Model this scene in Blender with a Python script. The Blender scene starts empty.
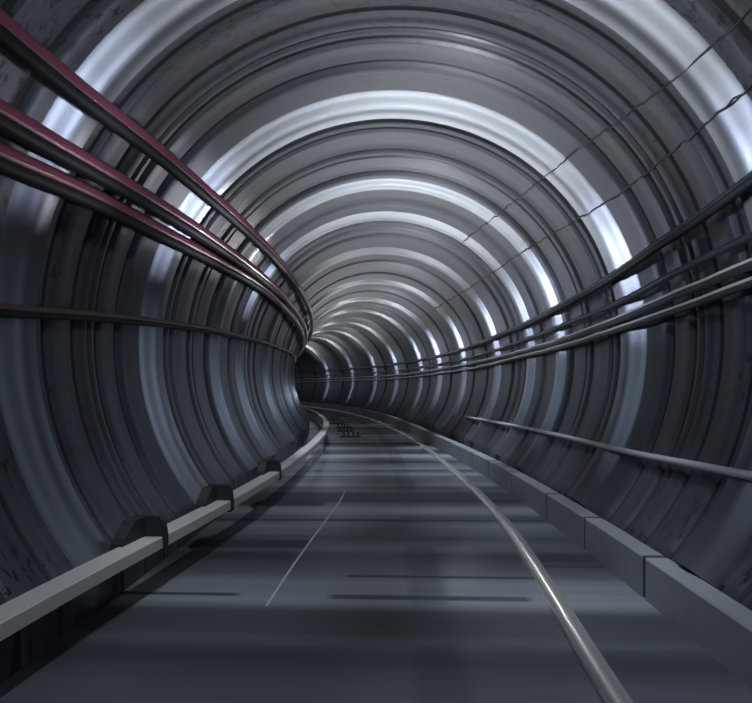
import bpy, bmesh, math, random
from mathutils import Vector
random.seed(7)
SC = bpy.context.scene
COL = SC.collection
ZC, R = 2.26, 3.0          # tunnel axis height above the floor, bore radius
EYE = 1.77

# ------------------------------------------------------------------ the line of the tunnel in plan
DS = 0.05
S0 = -10.0
N = 1900
def curv(s):
    if s < -1: return 0.0
    if s < 13: return 1/150
    if s < 14.5: return 1/150 + (1/60 - 1/150)*(s-13)/1.5
    return 1/60
PX = [0.0]*N; PY = [0.0]*N; PH = [0.0]*N
_i0 = int(round((9-S0)/DS)); PX[_i0] = 0.2; PY[_i0] = 9.0
for i in range(_i0, N-1):
    PH[i+1] = PH[i] + curv(S0+i*DS+DS/2)*DS; m = (PH[i]+PH[i+1])/2
    PX[i+1] = PX[i]-math.sin(m)*DS; PY[i+1] = PY[i]+math.cos(m)*DS
for i in range(_i0, 0, -1):
    PH[i-1] = PH[i] - curv(S0+i*DS-DS/2)*DS; m = (PH[i]+PH[i-1])/2
    PX[i-1] = PX[i]+math.sin(m)*DS; PY[i-1] = PY[i]-math.cos(m)*DS
def frame(s):
    i = min(max((s-S0)/DS, 0), N-2.001); k = int(i); t = i-k
    return (PX[k]*(1-t)+PX[k+1]*t, PY[k]*(1-t)+PY[k+1]*t, PH[k]*(1-t)+PH[k+1]*t)
def W(s, r, z):
    """point at arc length s, r to the right of the axis, z above the floor"""
    x, y, h = frame(s)
    return Vector((x+r*math.cos(h), y+r*math.sin(h), z))
def WA(s, ang, rad):
    a = math.radians(ang)
    return W(s, rad*math.cos(a), ZC+rad*math.sin(a))
def interp(tab, x):
    if x <= tab[0][0]: return tab[0][1]
    for (a, va), (b, vb) in zip(tab, tab[1:]):
        if x <= b:
            t = (x-a)/(b-a); return va+(vb-va)*t
    return tab[-1][1]
def smooth(tab, x, w=0.6):
    return sum(interp(tab, x+w*k/4) for k in range(-4, 5))/9

# ------------------------------------------------------------------ materials
def nt(name):
    m = bpy.data.materials.new(name); m.use_nodes = True
    t = m.node_tree; b = t.nodes['Principled BSDF']
    return m, t, b
def lk(t, a, b): t.links.new(a, b)
def math_node(t, op, a, b=None, c=None, clamp=False):
    n = t.nodes.new('ShaderNodeMath'); n.operation = op; n.use_clamp = clamp
    for i, v in enumerate((a, b, c)):
        if v is None: continue
        if isinstance(v, (int, float)): n.inputs[i].default_value = v
        else: lk(t, v, n.inputs[i])
    return n.outputs[0]
def noise(t, vec, scale, detail=4, rough=0.6, dim='3D'):
    n = t.nodes.new('ShaderNodeTexNoise'); n.noise_dimensions = dim
    n.inputs['Scale'].default_value = scale; n.inputs['Detail'].default_value = detail
    n.inputs['Roughness'].default_value = rough
    lk(t, vec, n.inputs['W' if dim == '1D' else 'Vector'])
    return n.outputs['Fac']
def ramp(t, fac, stops):
    n = t.nodes.new('ShaderNodeValToRGB'); e = n.color_ramp.elements
    while len(e) < len(stops): e.new(0.5)
    for el, (p, c) in zip(e, stops):
        el.position = p; el.color = (c[0], c[1], c[2], 1) if isinstance(c, tuple) else (c, c, c, 1)
    lk(t, fac, n.inputs['Fac']); return n.outputs['Color']
def mapping(t, vec, scale):
    n = t.nodes.new('ShaderNodeMapping'); n.inputs['Scale'].default_value = scale
    lk(t, vec, n.inputs['Vector']); return n.outputs['Vector']
def mixc(t, fac, a, b, mode='MIX'):
    n = t.nodes.new('ShaderNodeMix'); n.data_type = 'RGBA'; n.blend_type = mode
    for key, v in ((0, fac), (6, a), (7, b)):
        if isinstance(v, (int, float)): n.inputs[key].default_value = v
        elif isinstance(v, tuple): n.inputs[key].default_value = (*v, 1)
        else: lk(t, v, n.inputs[key])
    return n.outputs[2]

def lining_mat(name, base, metallic, rough, streak=0.5, pits=True):
    """ring-sprayed metallic lining: fine hoops along s (UV.x in metres), scattered dark pits"""
    m, t, b = nt(name)
    uv = t.nodes.new('ShaderNodeUVMap').outputs['UV']
    sep = t.nodes.new('ShaderNodeSeparateXYZ'); lk(t, uv, sep.inputs[0])
    n1 = noise(t, sep.outputs[0], 2.6, 6, 0.75, '1D')
    v = ramp(t, n1, [(0.3, 1-streak), (0.7, 1.0)])
    c = mixc(t, 1.0, base, v, 'MULTIPLY')
    if pits:
        p = noise(t, mapping(t, uv, (9, 3.2, 1)), 2.2, 5, 0.7)
        pm = ramp(t, p, [(0.545, 1.0), (0.585, 0.15)])
        q = noise(t, uv, 0.9, 2, 0.5)
        qm = math_node(t, 'MULTIPLY', ramp(t, q, [(0.38, 0.0), (0.55, 1.0)]), math_node(t, 'SUBTRACT', 2.2, math_node(t, 'MULTIPLY', sep.outputs[0], .38), clamp=True))
        c = mixc(t, qm, c, mixc(t, 1.0, c, pm, 'MULTIPLY'))
    lk(t, c, b.inputs['Base Color'])
    b.inputs['Metallic'].default_value = metallic
    r = math_node(t, 'MULTIPLY_ADD', n1, 0.2, rough-0.1)
    lk(t, r, b.inputs['Roughness'])
    bp = t.nodes.new('ShaderNodeBump'); bp.inputs['Strength'].default_value = 0.15 if pits else 0.0; bp.inputs['Distance'].default_value = 0.02
    lk(t, noise(t, sep.outputs[0], 5.0, 4, 0.6, '1D'), bp.inputs['Height']); lk(t, bp.outputs[0], b.inputs['Normal'])
    return m
def plain(name, base, metallic=0.0, rough=0.5, var=0.25, scale=6.0, bump=0.0, coat=0.0):
    m, t, b = nt(name)
    tc = t.nodes.new('ShaderNodeTexCoord').outputs['Object']
    n = noise(t, tc, scale, 5, 0.6)
    c = mixc(t, n, tuple(x*(1-var) for x in base), tuple(min(1, x*(1+var)) for x in base))
    lk(t, c, b.inputs['Base Color'])
    b.inputs['Metallic'].default_value = metallic; b.inputs['Roughness'].default_value = rough
    b.inputs['Coat Weight'].default_value = coat
    if bump:
        bp = t.nodes.new('ShaderNodeBump'); bp.inputs['Strength'].default_value = bump; bp.inputs['Distance'].default_value = 0.01
        lk(t, noise(t, tc, scale*8, 4, 0.6), bp.inputs['Height']); lk(t, bp.outputs[0], b.inputs['Normal'])
    return m

M_LINING = lining_mat('lining', (0.10, 0.108, 0.135), 0.45, 0.45, 0.5)
M_GROOVE = plain('joint_gasket', (0.02, 0.023, 0.03), 0.0, 0.7)
M_RIB = lining_mat('rib_steel', (0.19, 0.205, 0.23), 0.8, 0.34, 0.15, False)
M_KERB = plain('kerb_concrete', (0.19, 0.205, 0.225), 0.0, 0.55, 0.35, 1.6, 0.15)
M_BEAM = plain('beam_steel', (0.44, 0.435, 0.43), 0.1, 0.5, 0.08, 3)
M_BLACK = plain('black_and_shadow', (0.018, 0.018, 0.02), 0.0, 0.6)
M_RAIL = plain('rail_steel', (0.95, 0.93, 0.90), 0.85, 0.24, 0.12, 9)
M_MAROON = plain('maroon_sheath', (0.27, 0.075, 0.13), 0.0, 0.3, 0.15, 12, 0, 0.6)
M_BROWN = plain('brown_sheath', (0.13, 0.10, 0.095), 0.0, 0.4, 0.15, 12)
M_DARKC = plain('dark_sheath', (0.05, 0.062, 0.08), 0.0, 0.3, 0.2, 12, 0, 0.4)
M_HIGHLIGHT = plain('cable_highlight', (0.85, 0.9, 0.85), 0.1, 0.4, 0.2, 12)  # pale colour of the modelled highlight along the cable tops
M_COND = plain('conduit_grey', (0.5, 0.52, 0.56), 0.1, 0.4, 0.15, 4)
M_SEAM = plain('seam_dark', (0.06, 0.07, 0.085), 0.0, 0.6)
M_LINE = plain('line_paint', (0.26, 0.32, 0.36), 0.0, 0.5, 0.35, 14)

# ------------------------------------------------------------------ object helpers
def tag(o, label=None, cat=None, group=None, kind=None):
    for k, v in (('label', label), ('category', cat), ('group', group), ('kind', kind)):
        if v: o[k] = v
    return o
def obj(name, bm, mats, parent=None, smooth_faces=True, origin=None):
    me = bpy.data.meshes.new(name)
    if origin is not None:
        bmesh.ops.translate(bm, verts=bm.verts, vec=-Vector(origin))
    bm.to_mesh(me); bm.free()
    for m in (mats if isinstance(mats, list) else [mats]): me.materials.append(m)
    for p in me.polygons: p.use_smooth = smooth_faces
    o = bpy.data.objects.new(name, me); COL.objects.link(o)
    if origin is not None: o.location = origin
    if parent:
        o.parent = parent
        o.matrix_parent_inverse = parent.matrix_world.inverted() if False else o.matrix_parent_inverse
        if origin is not None: o.location = Vector(origin)-parent.location
        else: o.location = -parent.location
    return o
def sweep_profile(bm, srange, prof, caps=True, closed=True):
    """prof(s) -> list of (r, z above floor); swept along the tunnel line"""
    rows = [[bm.verts.new(W(s, r, z)) for r, z in prof(s)] for s in srange]
    n = len(rows[0])
    for a, b in zip(rows, rows[1:]):
        for j in range(n if closed else n-1):
            k = (j+1) % n
            bm.faces.new((a[j], a[k], b[k], b[j]))
    if caps and closed:
        bm.faces.new(rows[0][::-1]); bm.faces.new(rows[-1])
    bmesh.ops.recalc_face_normals(bm, faces=bm.faces)
    return rows
def tube(pts, rad, seg=14):
    bm = bmesh.new(); rows = []
    for i, p in enumerate(pts):
        t = (pts[min(i+1, len(pts)-1)]-pts[max(i-1, 0)]).normalized()
        u = t.cross(Vector((0, 0, 1))).normalized(); v = u.cross(t)
        rows.append([bm.verts.new(p+(u*math.cos(a)+v*math.sin(a))*rad) for a in (2*math.pi*k/seg for k in range(seg))])
    for a, b in zip(rows, rows[1:]):
        for j in range(seg):
            bm.faces.new((a[j], a[(j+1) % seg], b[(j+1) % seg], b[j]))
    bm.faces.new(rows[0][::-1]); bm.faces.new(rows[-1])
    bmesh.ops.recalc_face_normals(bm, faces=bm.faces)
    return bm
def frange(a, b, d):
    n = max(1, int(round((b-a)/d))); return [a+(b-a)*i/n for i in range(n+1)]

# ------------------------------------------------------------------ tunnel shell
SMIN, SMAX = -4.5, 62.0
# (centre, half width, depth) of the recessed dark joints between lining rings
GROOVES = [(2.35, .035, .05), (2.95, .03, .04), (3.35, .03, .04), (4.15, .03, .05), (4.55, .035, .05), (4.78, .015, .03), (4.92, .03, .05), (5.28, .03, .05),
           (6.44, .04, .06), (6.66, .035, .05), (7.25, .03, .04), (7.45, .015, .03), (8.00, .05, .07), (8.62, .025, .03), (9.25, .03, .05), (10.4, .04, .05), (10.75, .02, .03),
           (11.3, .055, .06), (13.6, .06, .06), (15.1, .07, .07), (18.0, .09, .07), (21.2, .09, .06), (24.9, .10, .06)]
s_ = 28.9
while s_ < 60: GROOVES.append((s_, .09, .06)); s_ += 2.9
s_ = 1.6
while s_ > SMIN+.3: GROOVES.append((s_, .03, .05)); s_ -= .75
def wall_rad(s):
    r = R
    for c, w, d in GROOVES:
        if abs(s-c) < w*1.6:
            e = (w*1.6-abs(s-c))/(w*.6); r += .55*d*min(1, max(0, e))
    return r
svals = set(round(x, 4) for x in frange(SMIN, SMAX, 0.25))
for c, w, d in GROOVES:
    for k in (-1.6, -1, 1, 1.6): svals.add(round(c+k*w, 4))
svals = sorted(svals)
TOE = .335                                            # the lining ends at this height, above a low upright toe
FLOOR_A = math.degrees(math.asin(-(ZC-TOE)/R))
TOE_R = R*math.cos(math.radians(FLOOR_A))
def shell(name, a0, a1, na, side=0):
    bm = bmesh.new(); uvl = bm.loops.layers.uv.new('UVMap')
    rows = []
    for s in svals:
        rr = wall_rad(s); rows.append([bm.verts.new(WA(s, a0+(a1-a0)*j/na, rr)) for j in range(na+1)])
        if side > 0: rows[-1].insert(0, bm.verts.new(W(s, TOE_R, -.1)))
        if side < 0: rows[-1].append(bm.verts.new(W(s, -TOE_R, -.1)))
    na = len(rows[0])-1
    for i in range(len(rows)-1):
        mid = (svals[i]+svals[i+1])/2
        g = any(abs(mid-c) < w*1.02 for c, w, d in GROOVES)
        for j in range(na):
            f = bm.faces.new((rows[i][j], rows[i+1][j], rows[i+1][j+1], rows[i][j+1]))
            f.material_index = 1 if g else 0
            aa = [math.radians(a0+(a1-a0)*jj/na)*R for jj in (j, j, j+1, j+1)]
            for l, s, v in zip(f.loops, (svals[i], svals[i+1], svals[i+1], svals[i]), aa): l[uvl].uv = (s, v)
    return tag(obj(name, bm, [M_LINING, M_GROOVE]), kind='structure')
shell('wall_right', FLOOR_A, 45, 44, 1)
shell('ceiling', 45, 135, 48)
shell('wall_left', 135, 180-FLOOR_A, 44, -1)

# ------------------------------------------------------------------ bright steel ribs
def rib(s0, s1, h, label, seg=112, group='steel ribs ringing the tunnel'):
    bm = bmesh.new(); uvl = bm.loops.layers.uv.new('UVMap')
    n = 20; a0, a1 = FLOOR_A+.2, 179.8-FLOOR_A
    rows = []
    for i in range(n+1):
        s = s0+(s1-s0)*i/n; u = i/n
        q = u*u*(3-2*u); rr = R+.006-(h+.01)*(q*q*(3-2*q))
        rows.append((s, [bm.verts.new(WA(s, a0+(a1-a0)*j/seg, rr)) for j in range(seg+1)]))
    back1 = [bm.verts.new(WA(s1, a0+(a1-a0)*j/seg, R+.004)) for j in range(seg+1)]
    crest = [bm.verts.new(v.co) for v in rows[-1][1]]
    for (sa, ra), (sb, rb) in list(zip(rows, rows[1:]))+[((s1, crest), (s1, back1))]:
        for j in range(seg):
            f = bm.faces.new((ra[j], rb[j], rb[j+1], ra[j+1]))
            aa = [math.radians(a0+(a1-a0)*jj/seg)*R for jj in (j, j, j+1, j+1)]
            for l, s, v in zip(f.loops, (sa, sb, sb, sa), aa): l[uvl].uv = (s, v)
    o = obj('steel_rib', bm, M_RIB, origin=W((s0+s1)/2, 0, 0))
    return tag(o, label, 'tunnel rib', group)
RIBS = [(3.45, 3.95, 0.065, 'broad pale steel rib cut off by the top corners, nearest of the bright rings'),
        (5.62, 6.25, 0.075, 'widest bright steel rib, arching over the middle of the picture, second ring from the front'),
        (8.12, 8.55, 0.060, 'bright steel rib just behind the dark double joint, third ring from the front'),
        (9.65, 10.15, 0.060, 'soft bright steel rib close behind the third ring, fourth from the front'),
        (12.15, 12.70, 0.065, 'bright steel rib, fifth ring from the front, behind the close pair'),
        (15.80, 16.40, 0.070, 'bright steel rib, sixth ring from the front'),
        (19.10, 19.80, 0.075, 'bright steel rib where the bend begins, seventh ring from the front'),
        (22.10, 22.75, 0.075, 'slim bright steel rib in the bend, eighth ring from the front'),
        (26.40, 27.10, 0.075, 'slim steel rib in the bend with bluish glint, ninth ring from the front'),
        (30.50, 31.20, 0.075, 'small steel rib in the bend, tenth ring from the front'),
        (35.10, 35.80, 0.075, 'small dim steel rib, second from the vanishing end of the bend'),
        (40.20, 41.00, 0.075, 'smallest dim steel rib, farthest one visible before the bend hides the tunnel')]
for r in RIBS: rib(*r)

# ------------------------------------------------------------------ floor
def floor_mat():
    m, t, b = nt('floor_slab')
    tc = t.nodes.new('ShaderNodeUVMap').outputs['UV']
    sep = t.nodes.new('ShaderNodeSeparateXYZ'); lk(t, tc, sep.inputs[0])
    X, Y = sep.outputs[0], sep.outputs[1]        # X across (m), Y along (m)
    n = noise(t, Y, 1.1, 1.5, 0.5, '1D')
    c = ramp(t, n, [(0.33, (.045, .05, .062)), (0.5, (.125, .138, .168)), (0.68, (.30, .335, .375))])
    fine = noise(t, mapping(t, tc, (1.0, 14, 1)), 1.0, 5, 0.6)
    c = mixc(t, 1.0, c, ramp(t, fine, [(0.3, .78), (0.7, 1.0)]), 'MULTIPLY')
    # soft dark bands across the slab and faint wheel tracks along it: (y centre, half width, x from, x to, strength)
    mask = None
    for yc, hw, xa, xb, k in [(5.48, .16, -3, -.85, .9), (7.35, .16, -3, -.9, .75), (4.12, .03, -3, -1.25, .9), (4.55, .03, -.45, 1.4, .8),
                              (4.10, .045, -.55, 1.2, .8), (5.9, .02, -.1, 3, .6), (6.45, .05, -3, 3, .7), (4.85, .04, 1.3, 3, .6),
                              (7.8, .35, -3, 3, .7), (20, 30, .12, .52, .3), (20, 30, .3, .42, .2), (5.85, .42, -3, 3, .5), (7.0, .3, -3, 3, .3), (3.66, .26, -3, 3, .8), (9.6, .06, -3, 3, .5), (10.6, .06, -3, 3, .4), (15.2, .15, -3, 3, .4)]:
        d = math_node(t, 'ABSOLUTE', math_node(t, 'SUBTRACT', Y, yc))
        a = math_node(t, 'DIVIDE', math_node(t, 'SUBTRACT', hw*1.35, d), hw*.7, clamp=True)
        e = math_node(t, 'MULTIPLY', math_node(t, 'SUBTRACT', X, xa), 12, clamp=True)
        g = math_node(t, 'MULTIPLY', math_node(t, 'SUBTRACT', xb, X), 12, clamp=True)
        q = math_node(t, 'MULTIPLY', math_node(t, 'MULTIPLY', a, e), math_node(t, 'MULTIPLY', g, k))
        mask = q if mask is None else math_node(t, 'MAXIMUM', mask, q)
    c = mixc(t, mask, c, (.012, .014, .018))
    lk(t, c, b.inputs['Base Color'])
    b.inputs['Metallic'].default_value = 0.25
    lk(t, math_node(t, 'MULTIPLY_ADD', mask, .25, .36), b.inputs['Roughness'])
    b.inputs['Specular IOR Level'].default_value = 0.7
    return m
bm = bmesh.new(); uvl = bm.loops.layers.uv.new('UVMap')
fs = frange(SMIN, SMAX, 0.5); cols = [-2.305, -1.0, 0, 1.0, 2.305]
top = [[bm.verts.new(W(s, r, 0)) for r in cols] for s in fs]
for i in range(len(fs)-1):
    for j in range(4):
        f = bm.faces.new((top[i][j], top[i][j+1], top[i+1][j+1], top[i+1][j]))
        for l, u in zip(f.loops, ((cols[j], fs[i]), (cols[j+1], fs[i]), (cols[j+1], fs[i+1]), (cols[j], fs[i+1]))): l[uvl].uv = u
ed = bmesh.ops.extrude_face_region(bm, geom=list(bm.faces))
bmesh.ops.translate(bm, verts=[v for v in ed['geom'] if isinstance(v, bmesh.types.BMVert)], vec=(0, 0, -.12))
bmesh.ops.recalc_face_normals(bm, faces=bm.faces)
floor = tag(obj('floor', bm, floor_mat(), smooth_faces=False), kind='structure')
# thin painted line on the slab
bm = bmesh.new()
ltab = [(3.4, -1.0), (4.0, -1.0), (5.35, -.93), (7.8, -.72)]
sweep_profile(bm, frange(3.9, 8.2, .3), lambda s: [(smooth(ltab, s)-.012, 0), (smooth(ltab, s)-.012, .004), (smooth(ltab, s)+.012, .004), (smooth(ltab, s)+.012, 0)])
obj('painted_line', bm, M_LINE, parent=floor, smooth_faces=False)['label'] = 'thin pale line painted along the floor'

# ------------------------------------------------------------------ kerb blocks on the right
ktab = [(2, 2.11), (4.15, 2.11), (5.35, 2.10), (6.5, 2.07), (8.1, 2.02), (9.35, 1.95), (10.5, 1.87), (12.25, 1.74), (13.25, 1.65), (14.85, 1.52), (19.6, 1.42), (27.6, 1.62), (34, 1.85), (40, 2.0)]
KH = .35
joints = [-.4, 1.2, 2.7, 4.15, 5.35, 6.5, 8.1, 9.35, 10.5, 12.25, 13.25, 14.85, 16.4, 18.0]
while joints[-1] < 46: joints.append(joints[-1]+1.7)
ords = ['cut off by the bottom right of the view behind the nearest corner', 'lying nearest, mostly below the lower right corner', 'filling the bottom right corner', 'second one seen from the bottom right corner',
        'third along from the bottom right corner', 'fourth along from the bottom right corner', 'fifth along from the bottom right corner', 'sixth along from the bottom right corner',
        'seventh along from the bottom right corner', 'eighth along from the bottom right corner', 'ninth along from the bottom right corner', 'tenth along from the bottom right corner', 'eleventh along, just before the bend tightens']
ords[0] = None; ords[1] = None
for i, (a, b) in enumerate(zip(joints, joints[1:])):
    if b < 2.8: continue
    bm = bmesh.new(); g = .03 if a < 9 else .03; bv = .012
    def prof(s):
        f = smooth(ktab, s, 1.0); bk = min(f+.19, 2.298)
        return [(f, .0), (f, KH-bv), (f+bv, KH), (bk-bv, KH), (bk, KH-bv), (bk, 0.0)]
    sweep_profile(bm, frange(a+g, b-g, .3), prof)
    o = obj('kerb_block', bm, M_KERB, smooth_faces=False, origin=W((a+b)/2, smooth(ktab, (a+b)/2, 1.0)+.08, 0))
    bm = bmesh.new()
    def jprof(s):
        f = smooth(ktab, s, 1.0)+.014; bk = min(f+.155, 2.285)
        return [(f, 0), (f, KH-.014), (bk, KH-.014), (bk, 0)]
    sweep_profile(bm, [b-g, b+g], jprof)
    jo = obj('mortar_joint', bm, M_GROOVE, parent=o, smooth_faces=False)
    lab = ords[i] if i < len(ords) and ords[i] else None
    if lab: tag(o, 'grey kerb block '+lab, 'kerb', 'kerb blocks along the right wall')
    else: tag(o, 'tiny grey kerb block in the far bend, past the tightening of the curve', 'kerb', 'kerb blocks in the far bend')

# ------------------------------------------------------------------ steel rail on the right
rtab = [(2, 1.22), (3.7, 1.31), (5.05, 1.43), (6.65, 1.49), (8.5, 1.44), (11.55, 1.34), (15.2, 1.2), (19.95, 1.05), (28, 1.22), (36, 1.5), (46, 1.6)]
bm = bmesh.new()
def rprof(s):
    c = smooth(rtab, s, 1.4); h = .09; w = .072
    return [(c-w, 0), (c-w, .035)]+[(c-w*math.cos(a), .035+(h-.035)*math.sin(a)) for a in (math.pi*k/8 for k in range(1, 8))]+[(c+w, .035), (c+w, 0)]
sweep_profile(bm, frange(1.2, 46, .25), rprof)
tag(obj('steel_rail', bm, M_RAIL, origin=W(1.2, 1.25, 0)), 'shiny rounded steel rail curving along the floor beside the kerb', 'rail')

# ------------------------------------------------------------------ beam along the left wall with black brackets
btab = [(1, -2.17), (2.7, -2.15), (4.05, -1.98), (5.7, -1.78), (7.85, -1.62), (11.85, -1.52), (15.65, -1.53), (22.3, -1.66), (32.8, -1.75), (46, -1.8)]
BT, BH, BW = .47, .10, .19
def bfront(s): return smooth(btab, s, 1.0)
bm = bmesh.new()
def bprof(s):
    f = bfront(s); v = .008
    return [(f, BT-BH), (f, BT-v), (f-v, BT), (f-BW, BT), (f-BW, BT-BH)]
sweep_profile(bm, frange(1.2, 46, .25), bprof)
beam = bpy.data.objects.new('guard_rail', None); COL.objects.link(beam); beam.location = W(1.2, -2.1, BT-BH)
obj('box_beam', bm, M_BEAM, parent=beam, smooth_faces=False)
tag(beam, 'long grey box-section guard rail curving along the left wall with three black brackets', 'guard rail')
for sb in (4.2, 5.55, 7.45):
    # curved hump standing behind the beam and rising towards its far end
    bm = bmesh.new()
    L = .33
    up = [(0, .0), (.012, .05), (.04, .09), (.09, .13), (.14, .165), (.17, .2), (L, .2), (L, 0)]
    out = [[], []]
    for side, off in ((0, -BW-.07), (1, -BW+.035)):
        for u, h in up:
            s = sb-L+u; out[side].append(bm.verts.new(W(s, bfront(s)+off, BT-.03+h)))
    bm.faces.new(out[0]); bm.faces.new(out[1][::-1])
    for k in range(len(up)):
        q = (k+1) % len(up); bm.faces.new((out[0][k], out[1][k], out[1][q], out[0][q]))
    bmesh.ops.recalc_face_normals(bm, faces=bm.faces)
    br = obj('bracket', bm, M_BLACK, parent=beam, smooth_faces=False, origin=W(sb-L/2, bfront(sb)-BW, BT))
    # strap that wraps over the beam and down its front
    bm = bmesh.new()
    def sprof(s):
        f = bfront(s)
        return [(f-BW-.07, BT-.1), (f-BW-.07, BT+.175), (f-.03, BT+.172), (f+.005, BT+.12), (f+.022, BT+.0), (f+.022, BT-BH-.01), (f+.005, BT-BH-.03), (f-BW, BT-BH-.03)]
    sweep_profile(bm, frange(sb-.03, sb+.02, .05), sprof)
    st = obj('strap', bm, M_BLACK, smooth_faces=False, origin=W(sb, bfront(sb), BT))
    st.parent = br; st.location = W(sb, bfront(sb), BT)-W(sb-L/2, bfront(sb)-BW, BT)

# ------------------------------------------------------------------ cables
def cable(name, tab, s0, s1, rad, gap, mat, label, cat='cable', group=None, wob=0, seg=14, rng=1, sm=.5, highlight_strip=None, da=0, under=None):
    rnd = random.Random(rng)
    pts = []; ang0 = tab[0][1]
    kinks = [(rnd.uniform(s0, s1), rnd.uniform(-1, 1)) for _ in range(int((s1-s0)*1.4))]
    for s in frange(s0, s1, .12):
        a = smooth(tab, s, sm)
        if wob:
            a += wob*sum(k*math.exp(-((s-c)/.22)**2) for c, k in kinks)
        pts.append(WA(s, a, R-gap))
    pts = [p+Vector((0, 0, da)) for p in pts]
    o = tag(obj(name, tube(pts, rad, seg), mat, origin=pts[0]), label, cat, group)
    if highlight_strip:                                   # pale strip modelled as the highlight on top of the sheath
        o2 = obj('highlight_strip', tube([p+(W(s, 0, 0)-W(s, .5, 0))*.02*2*.6+Vector((0, 0, rad*.93)) for p, s in zip(pts, frange(s0, s1, .12))], highlight_strip[0], 8), highlight_strip[1], parent=o)
        o2['label'] = 'pale strip painted as the highlight on top of the cable'
    if under:                                    # black strip added as the shadow under the cable
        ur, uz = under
        o3 = obj('shadow_strip', tube([p+(W(s, 0, 0)-W(s, .5, 0))*(2*math.copysign(.02, ang0-90)*-1)+Vector((0, 0, -uz)) for p, s in zip(pts, frange(s0, s1, .12)) if s < (11.5 if ang0 > 90 else 48)], ur, 10), M_BLACK, parent=o)
        o3['label'] = 'black strip standing for the shadow beneath the cable'
    return o
M1 = [(1, 146), (3.6, 143.5), (4.3, 141.9), (5.4, 140.6), (6.5, 139.3), (8.35, 137.6), (10.2, 136.8), (12.45, 137.2), (17.4, 140), (24, 144), (34, 148)]
M2 = [(1, 155), (3.2, 152.8), (4.15, 151.1), (5.25, 149.5), (6.5, 148.1), (8.25, 146.6), (10.7, 145.6), (13, 146.2), (17.15, 147.7), (24, 152), (34, 158)]
M3 = [(1, 161.5), (3.3, 157.6), (4, 155.7), (4.9, 154.8), (6.2, 152.9), (8.25, 150.2), (10, 149), (14.1, 150), (17.5, 152), (24, 156), (34, 164)]
B1 = [(1, 181), (3.6, 178.1), (4.9, 175.4), (6.1, 173.7), (7.8, 171.5), (11.75, 168.9), (17.15, 167.1), (26, 168), (34, 170)]
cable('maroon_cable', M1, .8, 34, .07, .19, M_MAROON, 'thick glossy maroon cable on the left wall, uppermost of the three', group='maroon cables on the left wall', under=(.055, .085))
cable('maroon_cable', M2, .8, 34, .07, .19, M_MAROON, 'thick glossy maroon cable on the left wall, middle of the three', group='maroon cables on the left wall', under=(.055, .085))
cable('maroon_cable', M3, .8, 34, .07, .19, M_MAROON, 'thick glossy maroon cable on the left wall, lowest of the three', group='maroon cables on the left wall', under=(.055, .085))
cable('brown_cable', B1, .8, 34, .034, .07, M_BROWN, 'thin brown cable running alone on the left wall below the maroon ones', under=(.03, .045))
R1 = [(1, 25), (3.8, 21.5), (4.15, 20.6), (4.9, 19.5), (5.65, 18.3), (6.55, 17.2), (8.05, 16.2), (9.7, 15.3), (12, 15), (15, 14.6), (18.5, 14.4), (26, 15), (37, 16), (48, 17)]
R2 = [(1, 16), (3.95, 13.9), (4.5, 13.3), (5.05, 12.6), (5.6, 11.7), (6.15, 11.1), (6.9, 10.7), (9.2, 9.7), (12.15, 8.6), (18.65, 7.9), (26, 7.4), (48, 8)]
R3 = [(1, 12), (4, 9.7), (4.65, 9.1), (5.2, 8.5), (5.95, 7.3), (6.75, 6.7), (7.95, 5.8), (10, 5), (14.75, 4.4), (18.7, 4), (26, 2.5), (48, 2.7)]
R4 = [(1, 9), (4.05, 6.9), (4.75, 5.9), (5.25, 5.6), (6.15, 4.7), (6.8, 4.1), (8, 3.5), (10, 2.9), (14.75, 1.2), (18.75, .8), (22.5, -.3), (26, -1.1), (48, -1.6)]
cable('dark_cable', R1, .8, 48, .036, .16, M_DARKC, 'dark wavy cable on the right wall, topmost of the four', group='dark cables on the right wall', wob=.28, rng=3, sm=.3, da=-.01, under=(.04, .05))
cable('dark_cable', R2, .8, 48, .036, .16, M_DARKC, 'dark wavy cable on the right wall, second from the top, above the highlighted pair', group='dark cables on the right wall', wob=.25, rng=4, sm=.3, da=-.025)
cable('highlighted_cable', R3, .8, 48, .038, .15, M_DARKC, 'dark cable with painted top highlight on the right wall, upper of the highlighted pair', group='highlighted cables on the right wall', wob=.2, rng=5, sm=.3, highlight_strip=(.02, M_HIGHLIGHT), da=-.035)
cable('highlighted_cable', R4, .8, 48, .034, .15, M_DARKC, 'dark cable with painted top highlight on the right wall, lowest of the four', group='highlighted cables on the right wall', wob=.2, rng=6, sm=.3, highlight_strip=(.019, M_HIGHLIGHT), da=-.032)
CD = [(1, -22), (3.75, -23.4), (5.25, -24.8), (7.55, -25.5), (9.55, -26.3), (13.7, -28.5), (16, -29.5)]
cable('wall_conduit', CD, .8, 14.5, .034, .10, M_COND, 'pale grey straight conduit low on the right wall above the kerb', 'conduit')

# jagged longitudinal seams in the vault
def rib_rise(s):
    for s0, s1, h, *_ in RIBS:
        if s0-.08 <= s <= s1+.08: return h+.006
    return 0
def seam(name, tab, s0, s1, rng, hw=.010):
    rnd = random.Random(rng); bm = bmesh.new(); prev = None
    s = s0
    while s < s1:
        a = interp(tab, s)+rnd.uniform(-.28, .28); w = math.degrees(hw*rnd.uniform(.6, 1.3)/R)
        q = [bm.verts.new(WA(s, a-w, R-rib_rise(s))), bm.verts.new(WA(s, a-w*.5, R-rib_rise(s)-.014)), bm.verts.new(WA(s, a+w*.5, R-rib_rise(s)-.014)), bm.verts.new(WA(s, a+w, R-rib_rise(s)))]
        if prev:
            for k in range(3): bm.faces.new((prev[k], q[k], q[k+1], prev[k+1]))
        prev = q; s += .09
    bmesh.ops.recalc_face_normals(bm, faces=bm.faces)
    return tag(obj(name, bm, M_SEAM, smooth_faces=False), kind='structure')
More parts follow.
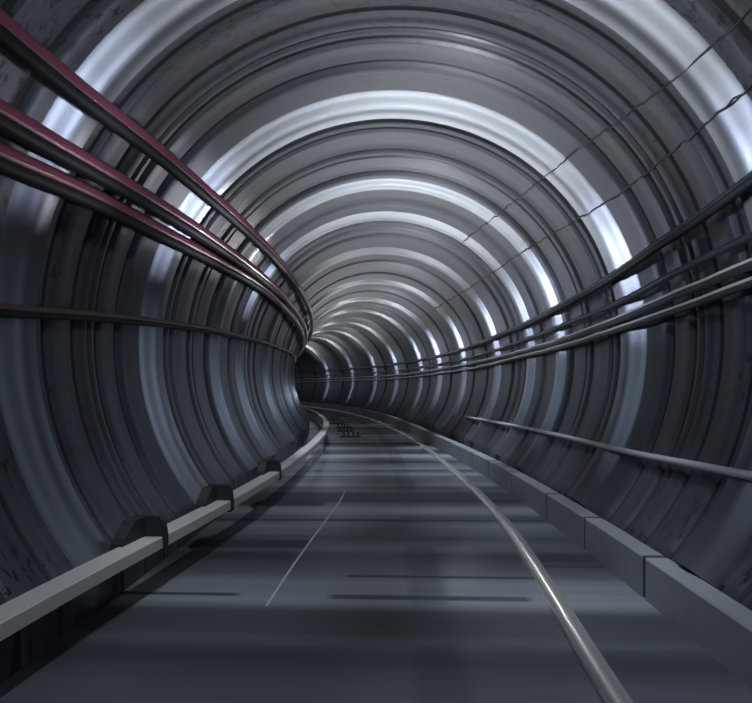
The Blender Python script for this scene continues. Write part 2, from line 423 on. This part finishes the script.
seam('trim_1', [(1, 33), (3.5, 32.4), (5.3, 32.5), (8.35, 38), (16.9, 47)], 1.0, 16.5, 1)
seam('trim_2', [(1, 36), (4.1, 41), (5.85, 46.6), (10.25, 57.6)], 2.5, 10.2, 2, .008)

# ------------------------------------------------------------------ rows of small dark rail fasteners
rows = [(17.1, -1.18, -.46, 4, 'nearest of the rows'), (19.3, -1.22, -.58, 4, 'second nearest row'), (20.85, -1.2, -.6, 4, 'third nearest row'),
        (23.1, -1.22, -.62, 4, 'fourth nearest row'), (25.8, -1.05, -.42, 4, 'fifth nearest row'), (31.4, -.95, -.35, 3, 'second farthest row, tiny'), (36.5, -.7, -.1, 3, 'farthest row, tiny')]
for s, a, b, n, lab in rows:
    root = bpy.data.objects.new('rail_fastener', None); COL.objects.link(root)
    root.location = W(s, (a+b)/2, 0)
    tag(root, 'small black fastener bar with upright studs on the far floor, '+lab, 'rail fastener', 'rail fasteners on the far floor')
    bm = bmesh.new()
    sweep_profile(bm, [s-.16, s+.16], lambda q: [(a, 0), (a, .035), (b, .035), (b, 0)])
    obj('base_bar', bm, M_BLACK, parent=root, smooth_faces=False)
    for k in range(n):
        c = a+(b-a)*(k+.9)/(n+.5)
        bm = bmesh.new(); p = W(s, c, 0)
        prf = [(.045, .03), (.045, .05), (.022, .055), (.022, .12), (.04, .125), (.04, .16), (.0, .17)]
        rws = [[bm.verts.new(p+Vector((r*math.cos(t), r*math.sin(t), z))) for t in (2*math.pi*i/8 for i in range(8))] for r, z in prf[:-1]]
        for u, v in zip(rws, rws[1:]):
            for i in range(8): bm.faces.new((u[i], u[(i+1) % 8], v[(i+1) % 8], v[i]))
        bm.faces.new(rws[0][::-1]); bm.faces.new(rws[-1])
        bmesh.ops.recalc_face_normals(bm, faces=bm.faces)
        obj('stud', bm, M_BLACK, parent=root)

# ------------------------------------------------------------------ lights: added lamps, none with a visible fixture
def spot(s, r, z, power, col, ang=150, aim=(6, 0, 0), blend=1.0, rad=0.0):
    """added unseen lamp at (s, r right, z above axis) shining down the tunnel towards the point aim further on"""
    d = bpy.data.lights.new('added_lamp', 'SPOT'); d.energy = power; d.color = col
    d.spot_size = math.radians(ang); d.spot_blend = blend; d.shadow_soft_size = rad
    o = bpy.data.objects.new('added_lamp', d); COL.objects.link(o)
    p = W(s, r, ZC+z); q = W(s+aim[0], aim[1], ZC+aim[2])
    o.location = p; o.rotation_euler = (q-p).to_track_quat('-Z', 'Y').to_euler()
    return o
WHITE = (1.0, 1.0, 1.0); BLUE = (.72, .78, 1.0); WARM = (1.0, .98, .94)
K = 1.0
for sl, k in ((-3.2, .9), (-.8, .7), (2.2, .6), (4.6, .7), (7.2, .7), (10.3, .7), (13.4, .8), (17, .8), (20.5, .7), (24.5, .8), (28.5, .8), (33, .8), (38, .7)):
    spot(sl, .6, 2.25, 190*k*K, WARM, 165, (6, .7, 2.7))
    spot(sl, .1, .2, 7*k*K, BLUE, 150, (6, .1, .2))
def glint(s0, s1, h, ang, power, dist=3.4, u=.5, cone=55, col=None):
    """added unseen lamp that shines back along the tunnel on to the sloping face of one rib"""
    P = WA(s0+(s1-s0)*u, ang, R-h*.5)
    x, y, hd = frame(s0+(s1-s0)*u); ax = Vector((x, y, ZC))
    t = Vector((-math.sin(hd), math.cos(hd), 0)); inw = (ax-P); inw -= t*inw.dot(t); inw.normalize()
    dl = math.atan(2.1*h/(s1-s0)); n = (inw*math.cos(dl)-t*math.sin(dl)).normalized()
    v = (Vector((0, 0, EYE))-P).normalized(); rf = (2*n.dot(v)*n-v).normalized()
    L = P+rf*dist
    d = bpy.data.lights.new('added_lamp', 'SPOT'); d.energy = power; d.color = col or BLUE
    d.spot_size = math.radians(cone); d.spot_blend = 1; d.shadow_soft_size = 0
    o = bpy.data.objects.new('added_lamp', d); COL.objects.link(o); o.location = L
    o.rotation_euler = (P-L).to_track_quat('-Z', 'Y').to_euler()
for (s0, s1, h, *_), p, q in zip(RIBS, (1.1, 1.3, 1.4, .8, .9, .9, .8, .6, .5, .3, .2, .2), (.9, 1.2, .0, .6, 0, 0, 0, 0, 0, 0, 0, 0)):
    glint(s0, s1, h, 19, 75*p, cone=36)
    glint(s0, s1, h, 21, 60*p, cone=15)
    if q: glint(s0, s1, h, 146, 60*q, cone=34); glint(s0, s1, h, 147, 60*q, cone=15)
    glint(s0, s1, h, 66, 54 if s0 < 11 else 30, 3.0, .5, 104, (.95, .98, 1))
    glint(s0, s1, h, 108, 30 if s0 < 11 else 16, 3.0, .5, 100, (.95, .98, 1))
    glint(s0, s1, h, 196, 3 if s0 < 4 else 9, 3.0, .5, 66, (.66, .8, 1))
    glint(s0, s1, h, -6, 9, 3.0, .5, 60, (.66, .8, 1))
def sheen(s, ang, rad, power, dist=4.5, cone=26, col=(1, .93, 1)):
    """added unseen lamp further down the tunnel whose light slides along the cables at (s, ang)"""
    P = WA(s, ang, rad); x, y, hd = frame(s); t = Vector((-math.sin(hd), math.cos(hd), 0))
    inw = Vector((x, y, ZC))-P; inw -= t*inw.dot(t); inw.normalize()
    v = (Vector((0, 0, EYE))-P).normalized(); rf = (2*inw.dot(v)*inw-v).normalized(); L = P+rf*dist
    d = bpy.data.lights.new('added_lamp', 'SPOT'); d.energy = power; d.color = col
    d.spot_size = math.radians(cone); d.spot_blend = 1; d.shadow_soft_size = 0
    o = bpy.data.objects.new('added_lamp', d); COL.objects.link(o); o.location = L
    o.rotation_euler = (P-L).to_track_quat('-Z', 'Y').to_euler()
sheen(3.5, 155, 2.8, 80, cone=17); sheen(6.1, 145, 2.8, 120, cone=17); sheen(8.4, 143, 2.8, 110, cone=17)
d0 = spot(10.5, 1.2, 1.0, 45, WHITE, 18, (-6, 1.4, -2.2))  # added unseen lamp that puts a shine on the steel rail
for sl, pw in ((.8, 90), (3.0, 100), (4.8, 120), (7.4, 110), (10.4, 260), (12.8, 240), (17, 70), (22, 60)):      # added unseen lamps high in the vault, shining down on the slab
    spot(sl, 1.35, 2.25, pw*3.6, (.82, .91, 1), 50, (0, 1.5, -2.2))
    spot(sl, -1.2, 2.25, pw*2.3, (.82, .91, 1), 50, (0, -1.5, -2.2))
w = bpy.data.worlds.new('World'); SC.world = w; w.use_nodes = True
w.node_tree.nodes['Background'].inputs[0].default_value = (.55, .62, .8, 1)
w.node_tree.nodes['Background'].inputs[1].default_value = 0.4

# ------------------------------------------------------------------ camera
cam = bpy.data.cameras.new('camera'); co = bpy.data.objects.new('camera', cam); COL.objects.link(co)
co.location = (0, 0, EYE); co.rotation_euler = (math.pi/2, 0, 0)
cam.sensor_width = 36; cam.lens = 490/752*36; cam.shift_y = 34.5/752; cam.clip_start = .05
SC.camera = co
SC.view_settings.view_transform = 'Standard'; SC.view_settings.look = 'None'
SC.view_settings.gamma = 1; SC.view_settings.use_curve_mapping = False
SC.view_settings.exposure = 0.0
SC.cycles.max_bounces = 6
